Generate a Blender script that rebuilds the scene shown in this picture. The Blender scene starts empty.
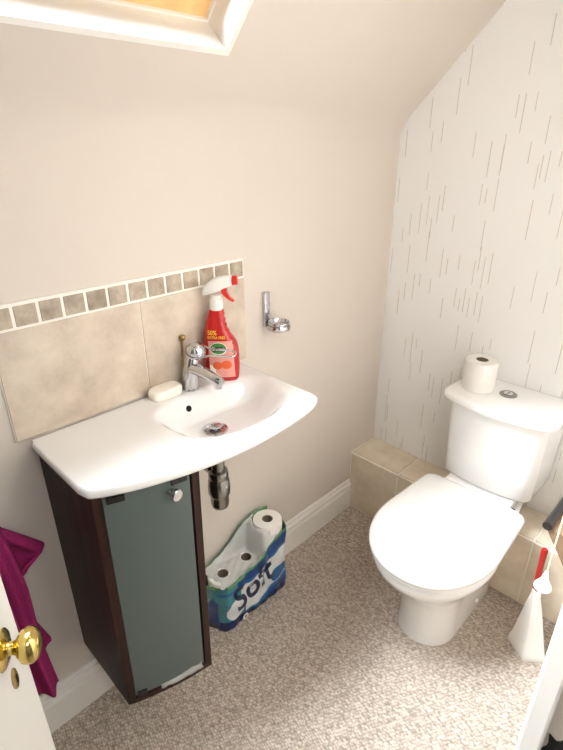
import bpy, bmesh, math, random
from mathutils import Vector, Matrix
random.seed(7)
SC = bpy.context.scene
COL = SC.collection
PI = math.pi

# ------------------------------------------------------------------ materials
def new_mat(name):
    m = bpy.data.materials.new(name); m.use_nodes = True
    nt = m.node_tree
    return m, nt, nt.nodes['Principled BSDF']

def srgb(r, g, b):
    f = lambda c: c / 12.92 if c <= .04045 else ((c + .055) / 1.055) ** 2.4
    return (f(r / 255), f(g / 255), f(b / 255), 1)

def plain(name, col, rough=.5, metal=0, coat=0, spec=.5, bump=0, bscale=60, var=0, trans=0, alpha=1):
    m, nt, b = new_mat(name)
    b.inputs['Base Color'].default_value = col
    b.inputs['Roughness'].default_value = rough
    b.inputs['Metallic'].default_value = metal
    b.inputs['Coat Weight'].default_value = coat
    b.inputs['Specular IOR Level'].default_value = spec
    b.inputs['Transmission Weight'].default_value = trans
    b.inputs['Alpha'].default_value = alpha
    tc = nt.nodes.new('ShaderNodeTexCoord')
    if bump or var:
        nz = nt.nodes.new('ShaderNodeTexNoise'); nz.inputs['Scale'].default_value = bscale
        nz.inputs['Detail'].default_value = 4
        nt.links.new(tc.outputs['Object'], nz.inputs['Vector'])
        if bump:
            bp = nt.nodes.new('ShaderNodeBump'); bp.inputs['Strength'].default_value = bump
            bp.inputs['Distance'].default_value = .004
            nt.links.new(nz.outputs['Fac'], bp.inputs['Height'])
            nt.links.new(bp.outputs['Normal'], b.inputs['Normal'])
        if var:
            rp = nt.nodes.new('ShaderNodeValToRGB')
            rp.color_ramp.elements[0].position = .3; rp.color_ramp.elements[1].position = .7
            rp.color_ramp.elements[0].color = tuple(c * (1 - var) for c in col[:3]) + (1,)
            rp.color_ramp.elements[1].color = tuple(min(1, c * (1 + var)) for c in col[:3]) + (1,)
            nt.links.new(nz.outputs['Fac'], rp.inputs['Fac'])
            nt.links.new(rp.outputs['Color'], b.inputs['Base Color'])
    return m

M = {}
M['paint'] = plain('cream_paint', srgb(212, 203, 193), .7, bump=.12, bscale=9, spec=.25)
M['gloss'] = plain('white_gloss_paint', srgb(236, 233, 227), .3, bump=.03, bscale=30)
M['unseen_wall'] = plain('darkened_unseen_wall', srgb(134, 133, 132), .8)  # grey for the unseen walls, darkened to cut bounce light on the slope
M['ceramic'] = plain('white_ceramic', srgb(240, 240, 240), .12, coat=.3)
M['seat_plastic'] = plain('white_seat_plastic', srgb(240, 240, 239), .2)
M['chrome'] = plain('chrome', srgb(205, 205, 208), .12, metal=1)
M['dark_chrome'] = plain('dull_chrome', srgb(150, 148, 142), .22, metal=1)
M['brass'] = plain('polished_brass', srgb(212, 188, 112), .17, metal=1)
M['old_brass'] = plain('dull_brass', srgb(176, 148, 96), .3, metal=1)
M['black'] = plain('black_plastic', srgb(24, 22, 22), .4)
M['hole'] = plain('dark_hole', srgb(10, 10, 10), .9)
M['grout'] = plain('white_grout', srgb(244, 240, 232), .8)
M['soap'] = plain('cream_soap', srgb(250, 244, 234), .4, bump=.05, bscale=30)
M['paper'] = plain('white_tissue', srgb(238, 236, 232), .95, bump=.5, bscale=160)
M['core'] = plain('grey_card_core', srgb(120, 108, 96), .9)
M['white_plastic'] = plain('white_plastic', srgb(232, 230, 224), .4)
M['red_plastic'] = plain('red_plastic', srgb(206, 30, 26), .25, coat=.3)
M['red_handle'] = plain('red_handle', srgb(170, 22, 16), .3, coat=.2)
M['red_body'] = plain('red_bottle', srgb(184, 24, 22), .25, coat=.4)
M['label_pink'] = plain('pink_label', srgb(230, 158, 146), .5)
M['label_white'] = plain('white_print', srgb(240, 238, 228), .5)
M['label_green'] = plain('green_print', srgb(70, 140, 60), .5)
M['label_dark'] = plain('dark_green_print', srgb(36, 70, 52), .5)
M['label_orange'] = plain('orange_print', srgb(232, 100, 50), .5)
M['yellow'] = plain('yellow_print', srgb(246, 196, 50), .5)
M['navy'] = plain('navy_print', srgb(14, 26, 66), .4)
M['pale_blue'] = plain('pale_blue_print', srgb(200, 216, 232), .4)
M['cord'] = plain('cream_cord', srgb(232, 216, 178), .9)
M['pine'] = plain('pine', srgb(232, 190, 132), .45, var=.12, bscale=14)
M['brown_panel'] = plain('brown_board', srgb(134, 108, 84), .6, var=.1, bscale=30)
M['dark_rim'] = plain('dark_grey_rim', srgb(34, 31, 31), .35)
M['towel'] = plain('magenta_towel', srgb(158, 30, 98), .95, bump=.9, bscale=260, var=.12)
M['hall_carpet'] = plain('hall_carpet', srgb(140, 124, 108), .95)
M['film'] = plain('clear_film', srgb(222, 224, 222), .2, alpha=.72)

def tile_mat(name, c1, c2, c3, scale=7):
    m, nt, b = new_mat(name)
    tc = nt.nodes.new('ShaderNodeTexCoord')
    nz = nt.nodes.new('ShaderNodeTexNoise'); nz.inputs['Scale'].default_value = scale
    nz.inputs['Detail'].default_value = 9; nz.inputs['Roughness'].default_value = .62
    nz.inputs['Distortion'].default_value = .15
    nt.links.new(tc.outputs['Object'], nz.inputs['Vector'])
    rp = nt.nodes.new('ShaderNodeValToRGB')
    rp.color_ramp.elements[0].position = .32; rp.color_ramp.elements[0].color = c1
    rp.color_ramp.elements[1].position = .68; rp.color_ramp.elements[1].color = c3
    e = rp.color_ramp.elements.new(.5); e.color = c2
    nt.links.new(nz.outputs['Fac'], rp.inputs['Fac'])
    nt.links.new(rp.outputs['Color'], b.inputs['Base Color'])
    b.inputs['Roughness'].default_value = .35
    bp = nt.nodes.new('ShaderNodeBump'); bp.inputs['Strength'].default_value = .08; bp.inputs['Distance'].default_value = .003
    nt.links.new(nz.outputs['Fac'], bp.inputs['Height']); nt.links.new(bp.outputs['Normal'], b.inputs['Normal'])
    return m
M['tile'] = tile_mat('beige_stone_tile', srgb(180, 164, 147), srgb(200, 186, 169), srgb(213, 200, 183), 10)
M['mosaic'] = tile_mat('taupe_mosaic_tile', srgb(136, 121, 103), srgb(168, 153, 135), srgb(194, 180, 160), 24)
M['ledge_tile'] = tile_mat('sand_stone_tile', srgb(206, 192, 170), srgb(220, 208, 188), srgb(232, 222, 205), 7)

def carpet_mat():
    m, nt, b = new_mat('tweed_loop_carpet'); N = nt.nodes.new; L = nt.links.new
    tc = N('ShaderNodeTexCoord')
    mp = N('ShaderNodeMapping'); mp.inputs['Rotation'].default_value = (0, 0, .35); mp.inputs['Scale'].default_value = (1, 1.5, 1)
    L(tc.outputs['Object'], mp.inputs['Vector'])
    v = N('ShaderNodeTexVoronoi'); v.inputs['Scale'].default_value = 105; v.inputs['Randomness'].default_value = .55
    L(mp.outputs['Vector'], v.inputs['Vector'])
    n2 = N('ShaderNodeTexNoise'); n2.inputs['Scale'].default_value = 6; n2.inputs['Detail'].default_value = 3
    L(tc.outputs['Object'], n2.inputs['Vector'])
    rp = N('ShaderNodeValToRGB')
    rp.color_ramp.elements[0].position = .0; rp.color_ramp.elements[0].color = srgb(232, 221, 208)
    rp.color_ramp.elements[1].position = .9; rp.color_ramp.elements[1].color = srgb(146, 132, 119)
    L(v.outputs['Distance'], rp.inputs['Fac'])
    hs = N('ShaderNodeMixRGB'); hs.blend_type = 'OVERLAY'; hs.inputs['Fac'].default_value = .3
    L(rp.outputs['Color'], hs.inputs['Color1'])
    sep = N('ShaderNodeRGBToBW'); L(v.outputs['Color'], sep.inputs['Color'])
    L(sep.outputs['Val'], hs.inputs['Color2'])
    L(hs.outputs['Color'], b.inputs['Base Color'])
    b.inputs['Roughness'].default_value = 1; b.inputs['Specular IOR Level'].default_value = .1
    inv = N('ShaderNodeMath'); inv.operation = 'SUBTRACT'; inv.inputs[0].default_value = 1; L(v.outputs['Distance'], inv.inputs[1])
    bp = N('ShaderNodeBump'); bp.inputs['Strength'].default_value = .9; bp.inputs['Distance'].default_value = .006
    L(inv.outputs['Value'], bp.inputs['Height']); L(bp.outputs['Normal'], b.inputs['Normal'])
    return m
M['carpet'] = carpet_mat()

def wallpaper_mat():
    m, nt, b = new_mat('dashed_wallpaper'); N = nt.nodes.new; L = nt.links.new
    tc = N('ShaderNodeTexCoord'); sp = N('ShaderNodeSeparateXYZ'); L(tc.outputs['Object'], sp.inputs['Vector'])
    def mth(op, a, c=None, d=None):
        n = N('ShaderNodeMath'); n.operation = op
        for i, q in enumerate((a, c, d)):
            if q is None: continue
            if isinstance(q, (int, float)): n.inputs[i].default_value = q
            else: L(q, n.inputs[i])
        return n.outputs['Value']
    X, Z = sp.outputs['X'], sp.outputs['Z']
    def layer(W, H, thr, seed, wid):
        xs = mth('MULTIPLY', mth('ADD', X, seed), W); ci = mth('FLOOR', xs); fx = mth('FRACT', xs)
        w1 = N('ShaderNodeTexWhiteNoise'); w1.noise_dimensions = '1D'; L(ci, w1.inputs['W'])
        zs = mth('ADD', mth('MULTIPLY', Z, H), mth('MULTIPLY', w1.outputs['Value'], 7.3)); zi = mth('FLOOR', zs); fz = mth('FRACT', zs)
        cb = N('ShaderNodeCombineXYZ'); L(ci, cb.inputs['X']); L(zi, cb.inputs['Y']); cb.inputs['Z'].default_value = seed
        w2 = N('ShaderNodeTexWhiteNoise'); w2.noise_dimensions = '3D'; L(cb.outputs['Vector'], w2.inputs['Vector'])
        on = mth('GREATER_THAN', w2.outputs['Value'], thr)
        s2 = N('ShaderNodeSeparateColor'); L(w2.outputs['Color'], s2.inputs['Color'])
        ctr = mth('MULTIPLY_ADD', s2.outputs['Green'], .6, .2)
        line = mth('LESS_THAN', mth('ABSOLUTE', mth('SUBTRACT', fx, ctr)), wid)
        seg = mth('LESS_THAN', mth('ABSOLUTE', mth('SUBTRACT', fz, .5)), mth('MULTIPLY_ADD', s2.outputs['Blue'], .28, .16))
        return mth('MULTIPLY', mth('MULTIPLY', on, line), mth('MULTIPLY', seg, mth('MULTIPLY_ADD', s2.outputs['Red'], .5, .5)))
    d = mth('MAXIMUM', layer(30, 8, .62, 3.1, .03), layer(23, 6.5, .72, 11.7, .025))
    mx = N('ShaderNodeMixRGB'); mx.inputs['Color1'].default_value = srgb(237, 237, 237); mx.inputs['Color2'].default_value = srgb(196, 186, 176)
    L(d, mx.inputs['Fac']); L(mx.outputs['Color'], b.inputs['Base Color'])
    b.inputs['Roughness'].default_value = .75; b.inputs['Specular IOR Level'].default_value = .25
    bp = N('ShaderNodeBump'); bp.inputs['Strength'].default_value = .25; bp.inputs['Distance'].default_value = .002
    wv = N('ShaderNodeTexNoise'); wv.inputs['Scale'].default_value = 1; wv.inputs['Detail'].default_value = 3
    mp = N('ShaderNodeMapping'); mp.inputs['Scale'].default_value = (130, 130, 12); L(tc.outputs['Object'], mp.inputs['Vector']); L(mp.outputs['Vector'], wv.inputs['Vector'])
    L(wv.outputs['Fac'], bp.inputs['Height']); L(bp.outputs['Normal'], b.inputs['Normal'])
    return m
M['wallpaper'] = wallpaper_mat()

def wood_mat():
    m, nt, b = new_mat('dark_wenge_wood'); N = nt.nodes.new; L = nt.links.new
    tc = N('ShaderNodeTexCoord'); mp = N('ShaderNodeMapping'); mp.inputs['Scale'].default_value = (60, 60, 3)
    L(tc.outputs['Object'], mp.inputs['Vector'])
    nz = N('ShaderNodeTexNoise'); nz.inputs['Scale'].default_value = 1; nz.inputs['Detail'].default_value = 6
    L(mp.outputs['Vector'], nz.inputs['Vector'])
    rp = N('ShaderNodeValToRGB')
    rp.color_ramp.elements[0].position = .3; rp.color_ramp.elements[0].color = srgb(30, 16, 13)
    rp.color_ramp.elements[1].position = .72; rp.color_ramp.elements[1].color = srgb(64, 37, 30)
    L(nz.outputs['Fac'], rp.inputs['Fac']); L(rp.outputs['Color'], b.inputs['Base Color'])
    b.inputs['Roughness'].default_value = .5; b.inputs['Specular IOR Level'].default_value = .25
    return m
M['wood'] = wood_mat()

def frosted_mat():
    m, nt, b = new_mat('frosted_green_glass')
    b.inputs['Base Color'].default_value = srgb(90, 102, 99); b.inputs['Roughness'].default_value = .35
    b.inputs['Transmission Weight'].default_value = .2
    return m
M['frosted'] = frosted_mat()

def pane_mat():
    m = bpy.data.materials.new('window_glass'); m.use_nodes = True; nt = m.node_tree; nt.nodes.clear()
    o = nt.nodes.new('ShaderNodeOutputMaterial'); mx = nt.nodes.new('ShaderNodeMixShader')
    t = nt.nodes.new('ShaderNodeBsdfTransparent'); g = nt.nodes.new('ShaderNodeBsdfGlossy'); g.inputs['Roughness'].default_value = .02
    fr = nt.nodes.new('ShaderNodeFresnel'); fr.inputs['IOR'].default_value = 1.45
    nt.links.new(fr.outputs[0], mx.inputs[0]); nt.links.new(t.outputs[0], mx.inputs[1]); nt.links.new(g.outputs[0], mx.inputs[2])
    nt.links.new(mx.outputs[0], o.inputs[0])
    return m
M['pane'] = pane_mat()

def print_mat():
    m, nt, b = new_mat('printed_plastic_film')
    a = nt.nodes.new('ShaderNodeAttribute'); a.attribute_name = 'print'
    nt.links.new(a.outputs['Color'], b.inputs['Base Color'])
    b.inputs['Roughness'].default_value = .25; b.inputs['Coat Weight'].default_value = .3
    return m
M['print'] = print_mat()

# ------------------------------------------------------------------ helpers
def obj(name, bm, mat, parent=None, smooth=None, local=False, recalc=True):
    if recalc: bmesh.ops.recalc_face_normals(bm, faces=bm.faces[:])
    me = bpy.data.meshes.new(name)
    if parent is not None and not local:
        off = world_loc(parent)
        bmesh.ops.translate(bm, verts=bm.verts[:], vec=-off)
    bm.to_mesh(me); bm.free()
    for m in (mat if isinstance(mat, (list, tuple)) else [mat]): me.materials.append(m)
    o = bpy.data.objects.new(name, me); COL.objects.link(o)
    if parent is not None: o.parent = parent
    if smooth is not None:
        for p in me.polygons: p.use_smooth = True
        if smooth < 179: me.set_sharp_from_angle(angle=math.radians(smooth))
    return o

def world_loc(o):
    v = Vector((0, 0, 0))
    while o is not None: v += o.location; o = o.parent
    return v

def thing(name, label, cat, loc, rz=0, group=None):
    o = bpy.data.objects.new(name, None); COL.objects.link(o)
    o.empty_display_size = .05
    o.location = loc; o.rotation_euler = (0, 0, rz); o['label'] = label; o['category'] = cat
    if group: o['group'] = group
    return o

def tag(o, label, cat, group=None):
    o['label'] = label; o['category'] = cat
    if group: o['group'] = group
    return o

def struct(o, label=None, cat=None):
    o['kind'] = 'structure'
    if label: o['label'] = label
    if cat: o['category'] = cat
    return o

def add_box(bm, lo, hi, bev=0, seg=2):
    t = bmesh.new()
    bmesh.ops.create_cube(t, size=1)
    lo, hi = Vector(lo), Vector(hi)
    for v in t.verts:
        v.co = Vector([(lo[i] + hi[i]) / 2 + v.co[i] * (hi[i] - lo[i]) for i in range(3)])
    if bev: bmesh.ops.bevel(t, geom=t.edges[:], offset=bev, segments=seg, affect='EDGES', profile=.6)
    merge(bm, t); return bm

def merge(bm, t):
    me = bpy.data.meshes.new('tmp'); t.to_mesh(me); t.free(); bm.from_mesh(me); bpy.data.meshes.remove(me)

def box(lo, hi, bev=0, seg=2): return add_box(bmesh.new(), lo, hi, bev, seg)

def loft(rings, cap0=True, cap1=True, closed=True, bm=None):
    bm = bm or bmesh.new()
    V = [[bm.verts.new(p) for p in r] for r in rings]
    n = len(V[0])
    for i in range(len(V) - 1):
        for j in range(n if closed else n - 1):
            k = (j + 1) % n
            try: bm.faces.new((V[i][j], V[i][k], V[i + 1][k], V[i + 1][j]))
            except ValueError: pass
    if cap0 and closed: bm.faces.new(V[0][::-1])
    if cap1 and closed: bm.faces.new(V[-1])
    return bm

def lathe(profile, origin=(0, 0, 0), axis=(0, 0, 1), n=40, cap0=True, cap1=True, bm=None):
    """profile: (radius, height) along axis"""
    ax = Vector(axis).normalized(); q = Vector((0, 0, 1)).rotation_difference(ax)
    o = Vector(origin)
    rings = [[o + q @ Vector((max(r, 1e-5) * math.cos(2 * PI * k / n), max(r, 1e-5) * math.sin(2 * PI * k / n), h)) for k in range(n)] for r, h in profile]
    return loft(rings, cap0, cap1, bm=bm)

def tube(path, rad, n=14, closed=False, bm=None):
    P = [Vector(p) for p in path]; R = rad if isinstance(rad, (list, tuple)) else [rad] * len(P)
    up = Vector((0, 0, 1)); rings = []; N = len(P); prev = None
    for i, p in enumerate(P):
        if closed: d = P[(i + 1) % N] - P[i - 1]
        else: d = P[min(i + 1, N - 1)] - P[max(i - 1, 0)]
        d.normalize()
        a = (prev if prev is not None else (up if abs(d.z) < .9 else Vector((1, 0, 0))))
        a = (a - d * a.dot(d)); a.normalize(); prev = a; b = d.cross(a)
        rings.append([p + (a * math.cos(2 * PI * k / n) + b * math.sin(2 * PI * k / n)) * R[i] for k in range(n)])
    if closed: rings.append(rings[0]); 
    b2 = loft(rings, not closed, not closed, bm=bm)
    if closed: bmesh.ops.remove_doubles(b2, verts=b2.verts[:], dist=1e-6)
    return b2

def interp(pts, t):
    if t <= pts[0][0]: return pts[0][1]
    for (a, va), (b, vb) in zip(pts, pts[1:]):
        if t <= b:
            s = (t - a) / (b - a)
            return va + (vb - va) * s
    return pts[-1][1]

def smooth_interp(pts, t):
    # monotone-ish Catmull-Rom through (t, value)
    n = len(pts)
    if t <= pts[0][0]: return pts[0][1]
    if t >= pts[-1][0]: return pts[-1][1]
    for i in range(n - 1):
        if pts[i][0] <= t <= pts[i + 1][0]: break
    def slope(j):
        a, b = max(j - 1, 0), min(j + 1, n - 1)
        return (pts[b][1] - pts[a][1]) / (pts[b][0] - pts[a][0])
    h = pts[i + 1][0] - pts[i][0]; s = (t - pts[i][0]) / h
    m0, m1 = slope(i) * h, slope(i + 1) * h
    return ((2 * s**3 - 3 * s**2 + 1) * pts[i][1] + (s**3 - 2 * s**2 + s) * m0 + (-2 * s**3 + 3 * s**2) * pts[i + 1][1] + (s**3 - s**2) * m1)

def sstep(a, b, t):
    t = max(0, min(1, (t - a) / (b - a))); return t * t * (3 - 2 * t)

def text_mesh(s, size, extrude=.0003, shear=0, font=None, bold=0, align='LEFT'):
    c = bpy.data.curves.new('txt', 'FONT'); c.body = s; c.size = size; c.extrude = extrude; c.shear = shear; c.offset = bold
    c.align_x = align; c.resolution_u = 4
    o = bpy.data.objects.new('txt', c); COL.objects.link(o)
    dg = bpy.context.evaluated_depsgraph_get(); dg.update()
    me = bpy.data.meshes.new_from_object(o.evaluated_get(dg))
    bm = bmesh.new(); bm.from_mesh(me)
    bpy.data.objects.remove(o); bpy.data.curves.remove(c); bpy.data.meshes.remove(me)
    bmesh.ops.triangulate(bm, faces=bm.faces[:])
    return bm

# ------------------------------------------------------------------ dimensions (metres)
D = 1.7067           # back wall (wallpaper)
W = 1.03             # right wall, room side
Y0 = -.42            # front wall
ZC = 2.30            # flat ceiling
SL = .7954           # roof slope
Z1 = 1.555            # where slope would meet the sink wall
ca, sa = math.cos(SL), math.sin(SL)
def slope_pt(s, y, d=0):  # s metres up the slope from x=0, d metres out through the roof
    return Vector((ca * s - sa * d, y, Z1 + sa * s + ca * d))
S_END = (ZC - Z1) / sa

# ------------------------------------------------------------------ room shell
fl = struct(obj('floor', box((-.1, Y0 - .1, -.06), (2.4, D + .1, 0)), M['carpet']), 'beige brown tweed loop carpet', 'floor')

# sink wall with a rounded crease into the slope
R = .14; tl = R * math.tan(SL / 2)
# crease: tangent at z=Z1-tl and s=tl
prof = [(0, 0), (0, .3), (0, .8), (0, 1.2), (0, Z1 - tl)]
for k in range(1, 41):
    a = (PI / 2 - SL) * k / 40
    prof.append((R - R * math.cos(a), Z1 - R * math.tan((PI / 2 - SL) / 2) + R * math.sin(a)))
prof[4] = (0, Z1 - R * math.tan((PI / 2 - SL) / 2))
S0 = R * math.tan((PI / 2 - SL) / 2) + .012
prof.append((ca * S0, Z1 + sa * S0))
rings = [[Vector((x, y, z)) for y in (Y0 - .1, 0, .5, 1, 1.4, D)] for x, z in prof]
bm = loft(rings, closed=False)
wl = obj('wall_left', bm, M['paint'], smooth=180)
md = wl.modifiers.new('solid', 'SOLIDIFY'); md.thickness = .075; md.offset = -1; md.use_rim = False
struct(wl, 'cream painted wall behind the washbasin', 'wall')
# sloped ceiling with the skylight hole, then the flat ceiling
HS0, HS1, HY0, HY1 = .163, .86, -.18, .832
bm = bmesh.new()
ss = [S0, HS0, HS1, S_END]; ys = [Y0 - .1, HY0, HY1, D]
G = [[bm.verts.new(slope_pt(s, y)) for y in ys] for s in ss]
for i in range(3):
    for j in range(3):
        if (i, j) == (1, 1): continue
        bm.faces.new((G[i][j], G[i][j + 1], G[i + 1][j + 1], G[i + 1][j]))
c1 = [bm.verts.new((1.13, y, ZC)) for y in ys]
for j in range(3): bm.faces.new((G[3][j], G[3][j + 1], c1[j + 1], c1[j]))
ce = obj('ceiling', bm, M['paint'])
md = ce.modifiers.new('solid', 'SOLIDIFY'); md.thickness = .075; md.offset = -1
struct(ce, 'cream sloped ceiling around the skylight', 'ceiling')
def fix_normals(o, toward):
    me = o.data; p = me.polygons[0]
    if p.normal.dot(Vector(toward) - p.center) < 0: me.flip_normals()
fix_normals(wl, (.6, .6, .8)); fix_normals(ce, (.6, .6, .8))

struct(obj('wall_back', box((-.1, D, -.02), (1.25, D + .1, ZC + .05)), M['wallpaper']), 'white wallpaper with fine vertical grey dashes', 'wall')
struct(obj('wall_front', box((-.1, Y0 - .1, -.02), (2.4, Y0, ZC + .05)), M['unseen_wall']))
# right wall with the doorway
DY0, DY1, DH = -.26, .452, 2.0
bm = bmesh.new()
add_box(bm, (W, DY1, -.02), (W + .1, D, ZC + .05)); add_box(bm, (W, Y0, -.02), (W + .1, DY0, ZC + .05)); add_box(bm, (W, DY0, DH), (W + .1, DY1, ZC + .05))
struct(obj('wall_right', bm, M['paint']), 'cream wall with the doorway', 'wall')
# hall beyond the doorway (behind the camera)
bm = bmesh.new()
add_box(bm, (2.3, Y0, 0), (2.4, D, ZC + .05)); add_box(bm, (W + .1, D - .1, 0), (2.3, D, ZC + .05)); add_box(bm, (W + .1, Y0, ZC), (2.3, D - .1, ZC + .05))
struct(obj('wall_hall', bm, M['unseen_wall']))

# skylight lining, frame, sash, glass
def slope_box(bm, s0, s1, y0, y1, d0, d1):
    q = [slope_pt(s, y, d) for d in (d0, d1) for s in (s0, s1) for y in (y0, y1)]
    v = [bm.verts.new(p) for p in q]
    for f in ((0, 1, 3, 2), (4, 6, 7, 5), (0, 4, 5, 1), (2, 3, 7, 6), (0, 2, 6, 4), (1, 5, 7, 3)): bm.faces.new([v[i] for i in f])
win = bpy.data.objects.new('window_1', None); COL.objects.link(win); win.location = slope_pt((HS0 + HS1) / 2, (HY0 + HY1) / 2, .07)
struct(win, 'skylight in the sloped ceiling', 'window')
t = .012
bm = bmesh.new()
slope_box(bm, HS0 - .0, HS0 + t, HY0, HY1, -.003, .11); slope_box(bm, HS1 - t, HS1, HY0, HY1, -.003, .11)
slope_box(bm, HS0 + t, HS1 - t, HY0, HY0 + t, -.003, .11); slope_box(bm, HS0 + t, HS1 - t, HY1 - t, HY1, -.003, .11)
obj('window_lining', bm, M['gloss'], win)
def frame(name, inset, wd, d0, d1, mat):
    a, b, c, d = HS0 + inset, HS1 - inset, HY0 + inset, HY1 - inset
    bm = bmesh.new()
    slope_box(bm, a, a + wd, c, d, d0, d1); slope_box(bm, b - wd, b, c, d, d0, d1)
    slope_box(bm, a + wd, b - wd, c, c + wd, d0, d1); slope_box(bm, a + wd, b - wd, d - wd, d, d0, d1)
    return obj(name, bm, mat, win)
frame('window_frame', .012, .005, .076, .12, M['gloss'])
sash = frame('window_sash', .017, .033, .084, .125, M['pine'])
bm = bmesh.new(); slope_box(bm, HS0 + .05, HS1 - .05, HY0 + .05, HY1 - .05, .1, .106)
obj('window_pane', bm, M['pane'], win)

# skirting along the sink wall: profile extruded along y
def skirting(y0, y1, name):
    pr = [(0, 0), (.018, 0), (.018, .098), (.0165, .101), (.012, .103), (.0115, .109), (.016, .112), (.0165, .122), (.0145, .127), (.009, .129), (.0085, .134), (.009, .139), (.006, .1445), (0, .145)]
    return obj(name, loft([[Vector((x, y, z)) for x, z in pr] for y in (y0, y1)]), M['gloss'], smooth=None)
struct(skirting(Y0, D - .1695, 'baseboard_left'), 'white moulded skirting board below the sink wall', 'baseboard')

# tiled ledge boxing along the back wall
LY, LH = D - .17, .287
led = struct(obj('trim_1', box((0.0, LY + .004, 0), (W, D, LH - .004), .001), M['grout']), 'low tiled ledge boxing along the back wall', 'ledge')
xs = [0.004, .238, .504, .770, W]
bm = bmesh.new()
for a, b in zip(xs, xs[1:]):
    add_box(bm, (a + .003, LY + .008, LH - .012), (b - .003, D - .004, LH), .0015)
    add_box(bm, (a + .003, LY, .006), (b - .003, LY + .012, LH - .006), .0015)
obj('tile', bm, M['ledge_tile'], led)

# splashback on the sink wall
sp = struct(obj('trim_2', box((0, .277, .904), (.006, .9495, 1.2095), .001), M['grout']), 'beige tiled splashback above the basin', 'splashback')
bm = bmesh.new()
add_box(bm, (.002, .279, .906), (.009, .6115, 1.1535), .0012); add_box(bm, (.002, .6145, .906), (.009, .9485, 1.1535), .0012)
obj('splashback_tile', bm, M['tile'], sp)
bm = bmesh.new(); n = 13; pw = (.9495 - .277) / n
for k in range(n):
    a = .277 + pw * k
    add_box(bm, (.002, a + .0034, 1.1595), (.0085 + random.uniform(-.0005, .0005), a + pw - .0034, 1.2025), .0014)
obj('mosaic_tile', bm, M['mosaic'], sp)

# door lining and stop on the latch side, hinge side and head
bm = bmesh.new()
add_box(bm, (W - .002, DY1 - .004, 0), (W + .108, DY1 + .002, DH), .002)
add_box(bm, (W - .008, DY0 - .002, 0), (W + .108, DY0 + .012, DH), .002); add_box(bm, (W - .008, DY0, DH - .012), (W + .108, DY1, DH + .002), .002)
tr = struct(obj('trim_3', bm, M['paint']), 'doorway lining', 'door lining')
bm = bmesh.new()
add_box(bm, (W - .004, DY1 - .012, 0), (W + .018, DY1 + .045, DH + .03), .003)
obj('architrave', bm, M['gloss'], tr)
bm = bmesh.new()
random.seed(3)
ring = []
for k in range(18):
    a = 2 * PI * k / 18; rr = 1 + random.uniform(-.3, .3)
    ring.append(Vector((W + .032 + .013 * rr * math.cos(a), DY1 - .0042, .918 + .026 * rr * math.sin(a))))
obj('latch_recess', loft([ring, [p + Vector((0, -.0012, 0)) for p in ring]]), M['hole'], tr)

# ------------------------------------------------------------------ door with brass knob
A = math.radians(32)
h = Vector((math.cos(A), -math.sin(A), 0)); nrm = Vector((math.sin(A), math.cos(A), 0))
E0 = Vector((.472, .109, 0)); L = .655
door = bpy.data.objects.new('door_1', None); COL.objects.link(door); door.location = E0; door.rotation_euler = (0, 0, -A)
struct(door, 'white painted door opened into the room, brass knob', 'door')
obj('door_leaf', box((0, -.036, .012), (L, 0, 1.96), .002), M['gloss'], door, local=True)
KX, KZ = .057, .918
kn = obj('door_knob', lathe([(.0, .0), (.011, 0), (.009, .004), (.0085, .009), (.0095, .013), (.0155, .0165), (.0205, .021), (.0228, .027), (.0222, .033), (.0185, .038), (.012, .0412), (.005, .0424), (0, .0426)], (KX, .004, KZ), (0, 1, 0), 48), M['brass'], door, smooth=60, local=True)
obj('knob_rose', lathe([(.026, 0), (.026, .002), (.023, .0045), (.017, .006), (.013, .008), (0, .008)], (KX, 0, KZ), (0, 1, 0), 48), M['brass'], door, smooth=50, local=True)
KZ2 = KZ - .064
ring = lambda sx, sz, y: [Vector((KX - .006 + sx * math.cos(2 * PI * k / 32), y, KZ2 + sz * math.sin(2 * PI * k / 32))) for k in range(32)]
obj('keyhole_plate', loft([ring(.0095, .017, 0), ring(.0095, .017, .0015), ring(.007, .0145, .003), ring(.0001, .0001, .0032)]), M['old_brass'], door, smooth=50, local=True)
bm = lathe([(.0028, 0), (.0028, .0005)], (KX - .006, .0031, KZ2 + .004), (0, 1, 0), 16)
add_box(bm, (KX - .0075, .0031, KZ2 - .008), (KX - .0045, .0036, KZ2 + .004))
obj('keyhole', bm, M['hole'], door, local=True)

# ------------------------------------------------------------------ towel behind the door
bm = bmesh.new()
def towel_sheet(bm, z_top, z_bot, yl, yr, folds, x0, amp, nz=36, ns=40, ph=0):
    rows = []
    for i in range(nz + 1):
        t_ = i / nz; z = z_top + (z_bot - z_top) * t_
        a, b = interp(yl, z), interp(yr, z)
        row = []
        for j in range(ns + 1):
            s = j / ns
            x = x0 + amp * (math.sin(s * folds * PI + ph + .6 * math.sin(z * 9)) + .35 * math.sin(s * folds * 2.3 * PI + 1.1 + z * 5)) * (.55 + .45 * t_)
            row.append(Vector((x, a + (b - a) * s, z + .006 * math.sin(s * 7))))
        rows.append(row)
    loft(rows, closed=False, bm=bm)
towel_sheet(bm, .80, .205, [(.2, .05), (.8, .04)], [(.205, .222), (.33, .212), (.39, .208), (.47, .208), (.565, .21), (.65, .205), (.73, .196), (.8, .182)], 5, .055, .02)
# the free corner that sticks out along the wall, and a lower fold
towel_sheet(bm, .76, .585, [(.6, .15), (.8, .13)], [(.585, .195), (.60, .205), (.640, .276), (.652, .268), (.735, .198), (.8, .18)], 2.6, .04, .016, 20, 20, 1)
towel_sheet(bm, .52, .325, [(.3, .15), (.6, .15)], [(.325, .212), (.346, .236), (.42, .215), (.52, .195)], 2, .036, .008, 20, 16, .4)
tw = obj('hand_towel', bm, M['towel'], smooth=180)
md = tw.modifiers.new('solid', 'SOLIDIFY'); md.thickness = .006
tag(tw, 'magenta towel hanging in folds against the wall behind the open door', 'towel')

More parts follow.
